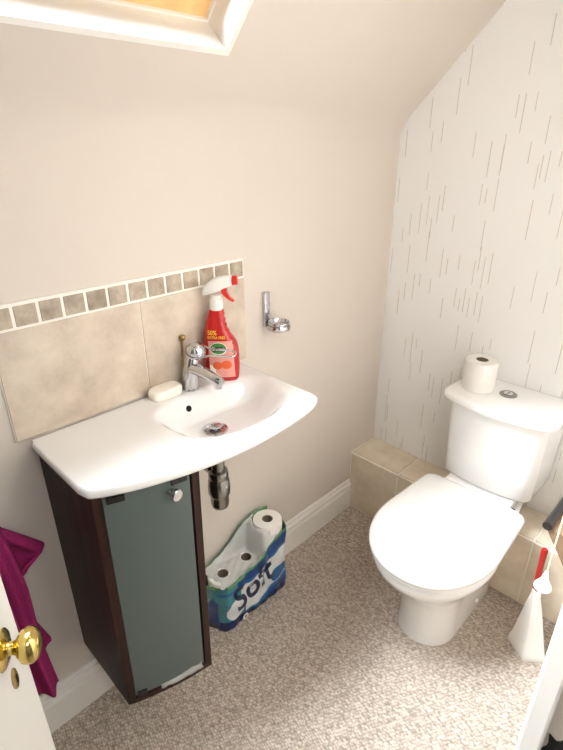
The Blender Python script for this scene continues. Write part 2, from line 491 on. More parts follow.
# ------------------------------------------------------------------ washbasin
ZR = .90
FRONT = [(.308, .236), (.3105, .252), (.318, .264), (.38, .296), (.45, .320), (.528, .339), (.6, .349), (.683, .353), (.78, .348), (.864, .337), (.9, .327), (.911, .3215), (.9165, .314), (.919, .300)]
YB0, YB1 = .308, .919
BX, BY, BAX, BAY = .192, .722, .128, .185
def bowl(x, y):
    dx = (x - BX) / BAX; dy = (y - BY) / BAY
    if dx < 0: e = 3.2
    else: e = 2.2
    r = (abs(dx) ** e + abs(dy) ** e) ** (1 / e)
    d = 1 - sstep(.38, 1.0, r)
    # steeper at the tap side
    if dx < 0:
        d2 = 1 - sstep(.62, 1.0, r); d = d + (d2 - d) * min(1, -dx * 1.6)
    return d * .07
nv, nu = 96, 64
top = []
for i in range(nv + 1):
    y = YB0 + (YB1 - YB0) * i / nv
    xf = smooth_interp(FRONT, y)
    top.append([(0.0095 + (xf - .0095) * j / nu, y) for j in range(nu + 1)])
bm = bmesh.new()
VT = [[bm.verts.new((x, y, ZR - bowl(x, y))) for x, y in row] for row in top]
VB = [[bm.verts.new((x, y, ZR - .026 - .86 * bowl(x, y))) for x, y in row] for row in top]
for i in range(nv):
    for j in range(nu):
        bm.faces.new((VT[i][j], VT[i][j + 1], VT[i + 1][j + 1], VT[i + 1][j]))
        bm.faces.new((VB[i][j], VB[i + 1][j], VB[i + 1][j + 1], VB[i][j + 1]))
# perimeter skirt with a soft lip
per = [(0, j) for j in range(nu + 1)] + [(i, nu) for i in range(1, nv + 1)] + [(nv, j) for j in range(nu - 1, -1, -1)] + [(i, 0) for i in range(nv - 1, 0, -1)]
P2 = [Vector(top[i][j]) for i, j in per]; n = len(per)
rings = [[VT[i][j] for i, j in per]]
for off, dz in ((.0025, -.001), (.0045, -.004), (.0052, -.009), (.005, -.017), (.003, -.022), (.0005, -.0255)):
    rr = []
    for k in range(n):
        t_ = P2[(k + 2) % n] - P2[k - 2]; nn = Vector((t_.y, -t_.x)).normalized()
        i, j = per[k]
        o2 = off if P2[k].x > .02 else 0
        z = VT[i][j].co.z + dz
        rr.append(bm.verts.new((P2[k].x + nn.x * o2, P2[k].y + nn.y * o2, z)))
    rings.append(rr)
rings.append([VB[i][j] for i, j in per])
for a, b in zip(rings, rings[1:]):
    for k in range(n):
        try: bm.faces.new((a[k], a[(k + 1) % n], b[(k + 1) % n], b[k]))
        except ValueError: pass
basin = thing('washbasin', 'white ceramic washbasin with bowed front mounted on the tiled wall', 'washbasin', (.0, .62, .87))
obj('basin_body', bm, M['ceramic'], basin, smooth=50)
DX, DYY = .170, .695
dz = ZR - bowl(DX, DYY)
wst = obj('waste', lathe([(.0, .0), (.033, 0), (.0335, .002), (.031, .0045), (.024, .005), (.022, .001), (.0, .001)], (DX, DYY, dz), n=40), M['chrome'], basin, smooth=40)
obj('plug', lathe([(.006, 0), (.006, .008), (.0165, .008), (.018, .010), (.0175, .013), (.012, .0155), (0, .0165)], (DX, DYY, dz + .001), n=36), M['chrome'], wst, smooth=40)
def wallpoint(y, z):
    lo, hi = .03, .19
    for _ in range(40):
        mid = (lo + hi) / 2
        if ZR - bowl(mid, y) > z: lo = mid
        else: hi = mid
    return lo
oz = .868; oy = .674; ox = wallpoint(oy, oz)
dxx = wallpoint(oy, oz - .004) - wallpoint(oy, oz + .004)
on = Vector((.008, 0, dxx)).normalized()
obj('overflow_hole', lathe([(.0085, -.001), (.0085, .0008), (.0065, .0012), (0, .0006)], Vector((ox, oy, oz)), on, n=28), M['hole'], basin, smooth=40)

# ------------------------------------------------------------------ bottle trap
trap = thing('bottle_trap', 'chrome bottle trap hanging under the washbasin', 'pipe', (DX, DYY, .60))
TY = DYY
obj('tailpiece', lathe([(.0185, .70), (.0185, .8135)], (DX, TY, 0), n=28), M['dark_chrome'], trap, smooth=40)
obj('nut', lathe([(.020, .706), (.026, .704), (.0275, .696), (.0275, .684), (.0255, .680), (.022, .680)], (DX, TY, 0), n=24), M['dark_chrome'], trap, smooth=40)
obj('trap_cup', lathe([(.0255, .680), (.029, .672), (.0308, .648), (.0305, .632), (.0265, .624), (.0255, .622), (.0255, .596), (.023, .586), (.0155, .580), (0, .578)], (DX, TY, 0), n=36), M['dark_chrome'], trap, smooth=40)
obj('outlet_pipe', tube([(DX - .02, TY, .70), (DX - .06, TY, .70), (.0, TY, .70)], .019, 20), M['dark_chrome'], trap, smooth=50)
obj('wall_flange', lathe([(.034, 0), (.034, .002), (.028, .006), (.017, .008)], (0.0, TY, .70), (1, 0, 0), 32), M['dark_chrome'], trap, smooth=40)

# ------------------------------------------------------------------ cabinet
CZ0, CZ1 = .222, .872
CF = [(.317, .246), (.335, .255), (.38, .272), (.45, .293), (.50, .303), (.530, .3075)]
# the front leans slightly outwards with the bowed basin above
def cfx(y, z): return smooth_interp(CF, y) + .016 * (z - CZ0) / (CZ1 - CZ0)
CY0, CY1, CT = .317, .530, .017
cab = thing('vanity_cabinet', 'dark brown wall cabinet with frosted glass door under the washbasin', 'cabinet', (0, .425, CZ0))
def bowed_panel(y0, y1, z0, z1, x0, dx, ny=8):
    bm = bmesh.new()
    ys_ = [y0 + (y1 - y0) * k / ny for k in range(ny + 1)]
    def rng(z): return [Vector((x0, y, z)) for y in (y1, y0)] + [Vector((cfx(y, z) + dx, y, z)) for y in ys_]
    loft([rng(z0), rng((z0 + z1) / 2), rng(z1)], bm=bm); return bm
XB = .0195
obj('side_panel', bowed_panel(CY0, CY0 + CT, CZ0, CZ1, XB - .0, 0, 2), M['wood'], cab)
obj('side_panel', bowed_panel(CY1 - CT, CY1, CZ0, CZ1, XB, 0, 2), M['wood'], cab)
obj('bottom_panel', bowed_panel(CY0 + CT, CY1 - CT, CZ0, CZ0 + CT, XB, 0), M['wood'], cab)
obj('top_panel', bowed_panel(CY0 + CT, CY1 - CT, CZ1 - CT, CZ1, XB, -.025), M['wood'], cab)
obj('back_panel', box((.001, CY0, CZ0 + .0), (XB, CY1, CZ1)), M['wood'], cab)
obj('shelf', bowed_panel(CY0 + CT, CY1 - CT, .54, .552, XB, -.03), M['wood'], cab)
# glass door, bowed like the front
GY0, GY1, GZ0, GZ1 = CY0 + CT + .002, CY1 - CT - .004, CZ0 + CT + .006, CZ1 - .006
bm = bmesh.new(); ny = 14
rows = []
for z in (GZ0, GZ1):
    ys_ = [GY0 + (GY1 - GY0) * k / ny for k in range(ny + 1)]
    rows.append([Vector((cfx(y, z) - .003, y, z)) for y in ys_] + [Vector((cfx(y, z) - .008, y, z)) for y in reversed(ys_)])
loft(rows, bm=bm)
gd = obj('glass_door', bm, M['frosted'], cab, smooth=40)
kx = cfx(.46, .842)
obj('door_knob', lathe([(.0, -.001), (.0085, 0), (.0075, .008), (.0115, .014), (.0135, .016), (.0135, .024), (.012, .0255), (0, .026)], (kx - .003, .464, .836), (1, .15, 0), 32), M['chrome'], gd, smooth=40)
for y, z, wdt in ((GY0 + .022, GZ1 - .007, .036), (GY1 - .025, GZ1 - .007, .036), (GY0 + .014, GZ0 + .006, .024)):
    x = cfx(y, z)
    t_ = bmesh.new(); add_box(t_, (-.010, -wdt / 2, -.007), (.0015, wdt / 2, .007), .001)
    sl = math.atan2(cfx(y + .01, z) - cfx(y - .01, z), .02)
    bmesh.ops.rotate(t_, verts=t_.verts[:], cent=(0, 0, 0), matrix=Matrix.Rotation(-sl, 3, 'Z'))
    bmesh.ops.translate(t_, verts=t_.verts[:], vec=(x, y, z))
    obj('hinge_clip', t_, M['black'], gd)
# crumpled clear wrapping poking out at the foot of the door
random.seed(11)
bm = bmesh.new(); rows = []
for i in range(13):
    s = i / 12; y = GY0 + .055 + (GY1 - GY0 - .06) * s
    row = []
    for j in range(7):
        t_ = j / 6
        row.append(Vector((cfx(y, CZ0) - .018 + .024 * t_ + random.uniform(-.002, .002), y + random.uniform(-.003, .003),
                           CZ0 + CT + .0035 + (.006 + .012 * s) * math.sin(t_ * PI) * (0.6 + .6 * random.random()))))
    rows.append(row)
loft(rows, closed=False, bm=bm)
pw_ = obj('plastic_wrapping', bm, plain('crinkled_clear_plastic', srgb(190, 190, 186), .15, spec=.8, alpha=.7), smooth=20)
md = pw_.modifiers.new('solid', 'SOLIDIFY'); md.thickness = .0008
tag(pw_, 'crumpled clear plastic poking out at the foot of the frosted cabinet door', 'plastic wrap')

# ------------------------------------------------------------------ mixer tap
TX, TYY = .046, .713
tap = thing('mixer_tap', 'chrome mixer tap with loop lever on the washbasin', 'tap', (TX, TYY, ZR))
rings = []
for zz, ra, rb, ox_ in ((.0, .0245, .0245, 0), (.004, .0245, .0245, 0), (.006, .0225, .0225, 0), (.03, .0218, .0215, .001), (.06, .021, .0205, .003), (.088, .0195, .0195, .006), (.1, .016, .016, .008)):
    rings.append([Vector((TX + ox_ + ra * math.cos(2 * PI * k / 36), TYY + 1.6 * ox_ + rb * math.sin(2 * PI * k / 36), ZR + zz)) for k in range(36)])
obj('tap_body', loft(rings), M['chrome'], tap, smooth=40)
path = [(TX + .008, TYY + .004, ZR + .062), (TX + .04, TYY + .007, ZR + .063), (TX + .08, TYY + .011, ZR + .057), (TX + .113, TYY + .014, ZR + .05), (TX + .118, TYY + .0145, ZR + .048)]
spt = obj('spout', tube(path, [.0165, .0155, .014, .0135, .011], 24), M['chrome'], tap, smooth=50)
obj('aerator', lathe([(.0105, 0), (.0105, .012), (.009, .012)], (TX + .105, TYY + .013, ZR + .032), n=24), M['chrome'], spt, smooth=40)
bc = Vector((TX + .012, TYY + .019, ZR + .106))
ballp = [(.0255 * math.sin(PI * k / 16), -.0255 * math.cos(PI * k / 16)) for k in range(17)]
ball = obj('tap_cap', lathe(ballp, bc, n=40, cap0=False, cap1=False), M['chrome'], tap, smooth=180)
# loop lever: a wire that wraps the ball and runs out to a rounded end
u = Vector((.76, .63, -.05)).normalized(); w = Vector((-.55, .72, .42)); w = (w - u * w.dot(u)).normalized()
lp = []
for k in range(17):
    a = PI / 2 + PI * k / 16
    lp.append(bc + u * (.0285 * math.cos(a)) + w * (.0275 * math.sin(a)))
for k in range(1, 6): lp.append(bc + u * (.018 * k) - w * (.0275 - .0165 * min(1, k / 2.2)))
for k in range(9):
    a = -PI / 2 + PI * k / 8
    lp.append(bc + u * (.094 + .011 * math.cos(a)) + w * (.011 * math.sin(a)))
for k in range(5, 0, -1): lp.append(bc + u * (.018 * k) + w * (.0275 - .0165 * min(1, k / 2.2)))
obj('lever', tube(lp, .0027, 12, closed=True), M['chrome'], tap, smooth=180)
rod = obj('plug_rod', tube([(.0165, .7125, ZR - .002), (.0165, .7145, ZR + .06), (.0165, .719, ZR + .13)], .0022, 12), M['old_brass'], tap, smooth=60)
obj('rod_knob', lathe([(.0085 * math.sin(PI * k / 12) + .0001, -.0085 * math.cos(PI * k / 12)) for k in range(13)], (.0185, .7195, ZR + .137), n=24, cap0=False, cap1=False), M['old_brass'], rod, smooth=180)

# ------------------------------------------------------------------ soap
def pill(cx, cy, z0, a, b, hh, rot, n=48):
    rings = []
    for t_ in [0, .03, .1, .22, .36, .5, .64, .78, .9, .97, 1]:
        k = max(.0, 1 - abs(2 * t_ - 1) ** 3.2) ** .4
        k = .80 + .20 * k
        rg = []
        for q in range(n):
            th = 2 * PI * q / n
            x = a * k * math.copysign(abs(math.cos(th)) ** .62, math.cos(th)); y = b * k * math.copysign(abs(math.sin(th)) ** .62, math.sin(th))
            rg.append(Vector((cx + x * math.cos(rot) - y * math.sin(rot), cy + x * math.sin(rot) + y * math.cos(rot), z0 + hh * t_)))
        rings.append(rg)
    return loft(rings)
so = obj('soap_bar', pill(.0385, .640, ZR + .0005,   .045, .026, .027, PI / 2 + .03), M['soap'], smooth=60)
tag(so, 'cream bar of soap lying beside the tap on the washbasin', 'soap')

# ------------------------------------------------------------------ spray bottle
BR = math.radians(44)
bot = thing('spray_bottle', 'red trigger spray cleaner bottle with white head, behind the tap', 'spray bottle', (.058, .815, ZR + .0005), BR)
bot.scale = (1.03, 1.03, 1.17)
# silhouette: height, left x, right x, half depth
SIL = [(.0, -.040, .042, .020), (.003, -.044, .045, .0235), (.02, -.0465, .0475, .025), (.06, -.047, .048, .025), (.085, -.0465, .046, .0245), (.10, -.045, .040, .0235),
       (.115, -.043, .028, .0215), (.128, -.040, .0205, .0195), (.142, -.036, .0165, .0175), (.158, -.031, .0135, .0155), (.17, -.027, .0125, .0145), (.174, -.022, .011, .0135)]
def sil(z):
    return [smooth_interp([(s[0], s[i]) for s in SIL], z) for i in (1, 2, 3)]
NE = 2.6
def bot_front(x, z, d=.0006):
    l, r_, dp = sil(z); c = (l + r_) / 2; hw = (r_ - l) / 2
    q = min(.98, abs((x - c) / hw))
    return -dp * (1 - q ** NE) ** (1 / NE) - d
def grip(z):  # finger ridges under the head on the front side
    return .0016 * math.sin((z - .12) * 2 * PI / .013) if .122 < z < .165 else 0
rings = []
for k in range(45):
    z = .174 * k / 44
    l, r_, dp = sil(z); r_ += grip(z); c = (l + r_) / 2; hw = (r_ - l) / 2; rg = []
    for q in range(48):
        th = 2 * PI * q / 48
        rg.append(Vector((c + hw * math.copysign(abs(math.cos(th)) ** (2 / NE), math.cos(th)), dp * math.copysign(abs(math.sin(th)) ** (2 / NE), math.sin(th)), z)))
    rings.append(rg)
obj('bottle_body', loft(rings), M['red_body'], bot, smooth=50, local=True)
obj('collar', lathe([(.0155, .172), (.017, .173), (.017, .197), (.0145, .199), (.0145, .206)], (-.006, 0, 0), n=32), M['white_plastic'], bot, smooth=40, local=True)
# trigger head: lofted along x
hd = []
for x, zc_, hz, hy in ((-.040, .212, .003, .008), (-.038, .213, .0085, .0115), (-.028, .219, .013, .0135), (-.012, .2265, .0165, .014), (.004, .2315, .0165, .0135), (.02, .2355, .0145, .012), (.03, .2375, .0125, .0105), (.036, .2385, .011, .0095)):
    hd.append([Vector((x, hy * math.copysign(abs(math.cos(2 * PI * q / 28)) ** .75, math.cos(2 * PI * q / 28)), zc_ + hz * math.copysign(abs(math.sin(2 * PI * q / 28)) ** .75, math.sin(2 * PI * q / 28)))) for q in range(28)])
obj('spray_head', loft(hd), M['white_plastic'], bot, smooth=60, local=True)
obj('nozzle', lathe([(.0095, 0), (.0105, .001), (.0105, .014), (.008, .0155), (.003, .0155), (.0025, .013), (0, .013)], (.0355, 0, .2385), (1, 0, .06), 20), M['red_plastic'], bot, smooth=40, local=True)
tg = []
for x, z, tx, ty in ((.014, .226, .008, .008), (.016, .215, .007, .008), (.0195, .207, .005, .0075), (.026, .200, .0035, .007), (.034, .194, .003, .006), (.039, .191, .002, .005)):
    tg.append([Vector((x + sx * tx, sy * ty, z + sx * tx * .4)) for sx, sy in ((-1, -1), (1, -1), (1, 1), (-1, 1))])
obj('trigger', loft(tg), M['red_plastic'], bot, local=True)
# front label and its print, wrapped on the bottle face
def patch(outline, d, nx=14, nz=14):
    """outline(t in 0..1) -> (x left, x right, z)"""
    bm = bmesh.new(); rows = []
    for i in range(nz + 1):
        xl, xr, z = outline(i / nz)
        rows.append([Vector((xl + (xr - xl) * j / nx, bot_front(xl + (xr - xl) * j / nx, z, d), z)) for j in range(nx + 1)])
    loft(rows, closed=False, bm=bm); return bm
def wrap_text(s, size, x0, z0, d, mat, shear=0, bold=0, parent=None, name='print', align='LEFT'):
    bm = text_mesh(s, size, 0, shear, bold=bold, align=align)
    for v in bm.verts:
        x, z = v.co.x + x0, v.co.y + z0
        v.co = Vector((x, bot_front(x, z, d), z))
    return obj(name, bm, mat, parent, local=True)
lab = obj('label', patch(lambda t: (-.029 - .001 * t, .0375 - .003 * t - .002 * (t > .9),   .012 + .090 * t), .0006), M['label_pink'], bot, smooth=180, local=True)
def ell(cx, cz, a, b, d, mat, nm):
    return obj(nm, patch(lambda t: (cx - a * math.sqrt(max(0, 1 - (2 * t - 1) ** 2)) - .0001, cx + a * math.sqrt(max(0, 1 - (2 * t - 1) ** 2)), cz + b * (2 * t - 1)), d, 14, 16), mat, lab, smooth=180, local=True)
obj('label_panel', patch(lambda t: (-.0285, -.0285 + .03 * (1 - .5 * math.sin(t * PI)), .013 + .03 * t), .0009), M['label_white'], lab, smooth=180, local=True)
ell(-.004, .0835, .023, .0155, .0009, M['label_white'], 'logo_surround')
ell(-.004, .0845, .0205, .0135, .0012, M['label_green'], 'logo_oval')
obj('logo_band', patch(lambda t: (-.022, .0150, .078 + .0115 * t), .0015, 14, 4), M['label_dark'], lab, smooth=180, local=True)
wrap_text('Dettol', .0125, -.004, .0798, .0018, M['label_white'], parent=lab, name='logo_text', align='CENTER')
ell(-.008, .042, .013, .010, .0012, M['label_orange'], 'label_splash')
ell(.016, .044, .014, .011, .0009, M['label_orange'], 'label_swoosh')
wrap_text('50%', .0145, -.031, .1165, .0008, M['yellow'], bold=.0002, parent=lab, name='offer_text')
wrap_text('EXTRA FREE', .0085, -.031, .1075, .0008, M['yellow'], bold=.0001, parent=lab, name='offer_text')

# ------------------------------------------------------------------ chrome wall holder
hl = thing('soap_dish', 'chrome bracket with round dish mounted on the cream wall right of the basin', 'soap dish', (.0, 1.045, .985))
bm = bmesh.new(); add_box(bm, (0, 1.026, .985), (.013, 1.047, 1.096), .003)
obj('wall_bracket', bm, M['chrome'], hl, smooth=40)
rc = (.046, 1.052, 0)
obj('ring', lathe([(.031, .984), (.0355, .984), (.0365, .986), (.0365, .996), (.0355, .998), (.031, .998)], rc, n=44), M['chrome'], hl, smooth=40)
obj('dish', lathe([(0, .986), (.028, .986), (.0315, .996), (.034, 1.006), (.0335, 1.008), (.031, 1.007), (.026, .997), (0, .994)], rc, n=44), M['chrome'], hl, smooth=40)
bm = bmesh.new()
for k in range(3):
    a = k * PI / 3
    add = bmesh.new(); add_box(add, (-.027, -.0022, 1.0), (.027, .0022, 1.0035), .0008)
    bmesh.ops.rotate(add, verts=add.verts[:], cent=(0, 0, 0), matrix=Matrix.Rotation(a + .3, 3, 'Z')); bmesh.ops.translate(add, verts=add.verts[:], vec=rc); merge(bm, add)
obj('drain_grid', bm, M['chrome'], hl)

# ------------------------------------------------------------------ toilet
XC = .576
toi = thing('toilet', 'white close-coupled toilet with closed lid before the tiled ledge', 'toilet', (XC, 1.35, 0))
def dshape(xc, hw, yf, ym, yr, rear_hw, z, rc=.035, n_front=40, e=2.1):
    """front half superellipse, straight sides, rounded rear corners. counter-clockwise seen from above, fixed vertex count"""
    P = []
    for k in range(n_front + 1):
        th = PI + PI * k / n_front
        c, s = math.cos(th), math.sin(th)
        P.append((xc + hw * math.copysign(abs(c) ** (2 / e), c), ym - (ym - yf) * abs(s) ** (2 / e)))
    for k in range(9):
        a = (PI / 2) * k / 8
        P.append((xc + rear_hw - rc + rc * math.cos(a), yr - rc + rc * math.sin(a)))
    for k in range(9):
        a = PI / 2 + (PI / 2) * k / 8
        P.append((xc - rear_hw + rc + rc * math.cos(a), yr - rc + rc * math.sin(a)))
    return [Vector((x, y, z)) for x, y in P]
YL = LY - .0015
secs = [  # z, hw, yf, ym, yr, rear_hw
    (0.0, .098, 1.142, 1.25, YL, .098), (.012, .0985, 1.141, 1.25, YL, .0985), (.06, .095, 1.143, 1.25, YL, .096), (.13, .096, 1.139, 1.25, YL, .096), (.165, .100, 1.131, 1.25, YL, .099), (.20, .108, 1.117, 1.25, YL, .102),
    (.235, .121, 1.094, 1.25, YL, .105), (.275, .141, 1.060, 1.25, YL, .108)]
rings = [dshape(XC, hw, yf, ym, yr, rh, z, .03) for z, hw, yf, ym, yr, rh in secs]
# pan rim section reaches over the ledge under the cistern
for z, hw, yf, yr, rh in ((.310, .160, 1.027, YL + .02, .11), (.335, .174, 1.000, 1.66, .112), (.36, .180, .988, 1.67, .112), (.388, .181, .985, 1.67, .112), (.392, .178, .989, 1.668, .11)):
    rings.append(dshape(XC, hw, yf, 1.24, yr, rh, z, .03))
obj('pan', loft(rings), M['ceramic'], toi, smooth=60)
# seat ring and lid
def slab(zs, grow, **kw):
    return loft([dshape(XC + .001, .187 + g, .974 - g, 1.22, 1.462 + g * .3, .176 + g, z, .03, e=2.15) for z, g in zip(zs, grow)])
obj('toilet_seat', slab((.393, .395, .403, .405), (-.008, -.004, -.004, -.008)), M['seat_plastic'], toi, smooth=60)
rg = [dshape(XC + .001, .187 + g, .974 - g, 1.22, 1.462 + g * .3, .176 + g, z, .035, e=2.15) for z, g in ((.4055, -.006), (.407, -.001), (.413, .0015), (.421, .001), (.4265, -.003), (.4295, -.010), (.4312, -.03), (.4322, -.07))]
obj('seat_lid', loft(rg), M['seat_plastic'], toi, smooth=60)
bm = bmesh.new()
add_box(bm, (XC - .125, 1.45, .393), (XC + .125, 1.478, .4195), .006, 3)
obj('seat_hinge', bm, M['seat_plastic'], toi, smooth=50)
bm = bmesh.new(); add_box(bm, (XC - .115, 1.47, .390), (XC + .115, 1.685, .4265), .008, 3)
obj('deck', bm, M['ceramic'], toi, smooth=50)
# cistern with a bowed front
def cis(xl, xr, yc, bow, yr, z, rc=.02, n=24):
    P = []
    for k in range(n + 1):
        s = k / n; x = xl + (xr - xl) * s; q = 2 * s - 1
        y = yc - bow * (1 - q * q) + (rc * max(0, (abs(q) - .88) / .12) ** 2.5)
        P.append(Vector((x, y, z)))
    P += [Vector((xr, yc + rc + .01, z)), Vector((xr, yr, z)), Vector((xl, yr, z)), Vector((xl, yc + rc + .01, z))]
    return P
YR = D - .004
rg = [cis(.440, .722, 1.530, .022, YR, .427), cis(.432, .728, 1.518, .025, YR, .430), cis(.428, .730, 1.512, .026, YR, .436), cis(.424, .733, 1.508, .03, YR, .55), cis(.419, .735, 1.504, .035, YR, .66), cis(.417, .736, 1.503, .037, YR, .716)]
obj('cistern', loft(rg), M['ceramic'], toi, smooth=50)
rg = [cis(.400, .752, 1.498, .04, YR, .7165), cis(.393, .759, 1.492, .041, YR, .720), cis(.391, .761, 1.490, .041, YR, .728), cis(.391, .761, 1.490, .041, YR, .736), cis(.394, .758, 1.493, .041, YR - .001, .7415), cis(.401, .751, 1.501, .04, YR - .006, .7445), cis(.412, .740, 1.513, .038, YR - .014, .7455)]
obj('cistern_lid', loft(rg), M['ceramic'], toi, smooth=60)
fb = obj('flush_button', lathe([(.028, 0), (.028, .003), (.025, .005), (.0185, .005), (.0175, .003), (0, .0035)], (.571, 1.602, .745), n=36), M['dark_chrome'], toi, smooth=40)
bm = bmesh.new()
for sgn in (-1, 1):
    P = [Vector((.571 + sgn * .0012, 1.602, .7483))] if False else []
    for k in range(13):
        a = -PI / 2 + PI * k / 12
        P.append(Vector((.571 + sgn * (.0012 + .0145 * math.cos(a)), 1.602 + .0155 * math.sin(a), .7483)))
    loft([P, [p + Vector((0, 0, .0022 if sgn > 0 else .003)) for p in P]], bm=bm)
obj('button_half', bm, M['chrome'], fb, smooth=40)
obj('fixing_cap', lathe([(.0075, 0), (.0075, .004), (.004, .0075), (0, .008)], (XC + .0975, 1.40, .045), (1, -.0, 0), 20), M['seat_plastic'], toi, smooth=50)
obj('wing_nut', box((XC + .109, 1.478, .395), (XC + .128, 1.492, .411), .003), M['black'], toi)

# ------------------------------------------------------------------ toilet rolls
def roll_profile(rad, rc, hh):
    return [(rc, .0), (rad - .004, .0), (rad - .001, .0015), (rad, .004), (rad, hh - .004), (rad - .001, hh - .0015), (rad - .004, hh), (rc, hh)]
def make_roll(loc, label, rad=.052, rc=.021, hh=.1, group=None, tilt=None):
    t_ = thing('toilet_roll', label, 'toilet roll', loc, 0, group)
    pr = roll_profile(rad, rc, hh)
    bm = lathe(pr, (0, 0, 0), n=48, cap0=False, cap1=False)
    obj('paper', bm, M['paper'], t_, smooth=40, local=True)
    obj('card_core', lathe([(rc, .0005), (rc, hh - .0008), (rc - .0015, hh - .0008), (rc - .0015, .0005)], (0, 0, 0), n=36, cap0=False, cap1=False), M['core'], t_, smooth=40, local=True)
    return t_
def dup(root, loc, label):
    r_ = root.copy(); COL.objects.link(r_); r_.location = loc; r_['label'] = label
    for ch in root.children:
        c = ch.copy(); COL.objects.link(c); c.parent = r_
    return r_
tr1 = make_roll((.474, 1.581, .7457), 'white toilet roll standing on the cistern lid', .0525, .02, .104)
RX = .073
r_top = make_roll((RX, .966, .212), 'white toilet roll standing highest in the open blue pack', .0515, .019, .1, 'rolls in the blue pack')
dup(r_top, (RX, .760, .108), 'toilet roll at the left end of the blue pack, dark core hole showing')
dup(r_top, (RX, .863, .108), 'toilet roll in the middle of the blue pack, below the highest roll')
dup(r_top, (RX, .966, .108), 'toilet roll directly beneath the highest roll, wrapped inside the blue pack')

# ------------------------------------------------------------------ roll pack wrapper
PK = thing('toilet_roll_pack', 'torn open blue and green plastic pack of toilet rolls on the carpet by the skirting', 'roll pack', (RX, .863, 0))
PY0, PY1, PXF, PXB = .712, 1.016, .128, .0185
TOPF = [(.712, .196), (.73, .207), (.76, .210), (.82, .216), (.87, .228), (.91, .252), (.95, .274), (.985, .288), (1.016, .292)]
BACKF = [(.712, .212), (.75, .218), (.80, .235), (.84, .258), (.88, .290), (.91, .306), (.95, .314), (1.016, .312)]
def ptop(y): return smooth_interp(TOPF, y)
def col(r, g, b): return srgb(r, g, b)
NAVY, BLUE, MID, TEAL, GREEN, WHT, PALE = col(16, 34, 84), col(22, 62, 124), col(36, 96, 146), col(54, 128, 140), col(90, 152, 96), col(214, 220, 222), col(150, 184, 206)
def pcol(y, z):
    u_ = (y - PY0) / (PY1 - PY0); top = ptop(y); w_ = top - z
    wob = .006 * math.sin(u_ * 9) 
    if z < .030 + wob + .012 * (1 - u_): return NAVY
    if u_ < .30 and z < .13 - .25 * (u_ - .12) ** 2 * 4 and u_ > .04:
        q = ((u_ - .17) / .12) ** 2 + ((z - .085) / .042) ** 2
        if q < 1: return WHT
        return MID if q > 1.7 else TEAL
    lo = .028 + .07 * u_ ** 1.6 + wob
    if z < lo: return BLUE if z < lo - .016 else MID
    if z < lo + .005: return PALE
    if w_ < .010: return GREEN
    if w_ < .030 + .03 * u_: return BLUE if u_ > .2 else TEAL
    if w_ < .042 + .03 * u_: return MID
    # bluish oval at the lower right, under the lettering
    if ((u_ - .86) / .16) ** 2 + ((z - .105) / .034) ** 2 < 1: return MID
    return WHT if u_ > .25 else TEAL
def front_x(y, z):
    # rolls press out through the film, corners drawn in
    u_ = (y - PY0) / (PY1 - PY0)
    e = min(1, u_ / .09, (1 - u_) / .07, z / .03 + .35)
    bul = .004 * abs(math.sin(PI * 3 * u_)) + .002 * math.sin(z * 60 + u_ * 11) + .0015 * math.sin(z * 31 - u_ * 40)
    return PXF + bul - .03 * (1 - max(0, e)) ** 2
bm = bmesh.new(); cl = bm.loops.layers.float_color.new('print')
ny, nz = 96, 84
rows = []
for i in range(nz + 1):
    row = []
    for j in range(ny + 1):
        y = PY0 + (PY1 - PY0) * j / ny; z = .001 + (ptop(y) - .001) * i / nz
        row.append((y, z))
    rows.append(row)
V = [[bm.verts.new((front_x(y, z), y, z)) for y, z in row] for row in rows]
def setcol(f, c):
    for l in f.loops: l[cl] = c
for i in range(nz):
    for j in range(ny):
        f = bm.faces.new((V[i][j], V[i][j + 1], V[i + 1][j + 1], V[i + 1][j]))
        y = (rows[i][j][0] + rows[i + 1][j + 1][0]) / 2; z = (rows[i][j][1] + rows[i + 1][j + 1][1]) / 2
        setcol(f, pcol(y, z))
# end walls, back and base of the bag
def side(ycol, j, sgn):
    prev = [V[i][j] for i in range(nz + 1)]
    for k in range(1, 11):
        s = k / 10
        cur = []
        for i in range(nz + 1):
            y, z = rows[i][j]
            x = front_x(y, z) + (PXB - front_x(y, z)) * s
            cur.append(bm.verts.new((x, y + sgn * .012 * math.sin(PI * s) + .003 * math.sin(z * 70 + s * 9), z)))
        for i in range(nz):
            f = bm.faces.new((prev[i], cur[i], cur[i + 1], prev[i + 1]))
            z = rows[i][j][1]
            setcol(f, NAVY if z < .03 else (GREEN if z > ptop(ycol) - .02 else (BLUE if (z < .11 + .03 * math.sin(s * 6)) else TEAL)))
        prev = cur
    return prev
e0 = side(PY0, 0, -1); e1 = side(PY1, ny, 1)
BT = lambda y: smooth_interp(BACKF, y)
pr = None
for j in range(ny + 1):
    y = PY0 + (PY1 - PY0) * j / ny
    cur = [bm.verts.new((PXB + .0012 * math.sin(j * .7 + q), y, .001 + (BT(y) - .001) * q / 10)) for q in range(11)]
    if pr:
        for q in range(10):
            f = bm.faces.new((pr[q], cur[q], cur[q + 1], pr[q + 1])); setcol(f, GREEN if q == 9 else TEAL if q > 6 else BLUE)
    pr = cur
wr = obj('printed_wrapper', bm, M['print'], PK, smooth=60)
md = wr.modifiers.new('solid', 'SOLIDIFY'); md.thickness = .0006; md.offset = 0
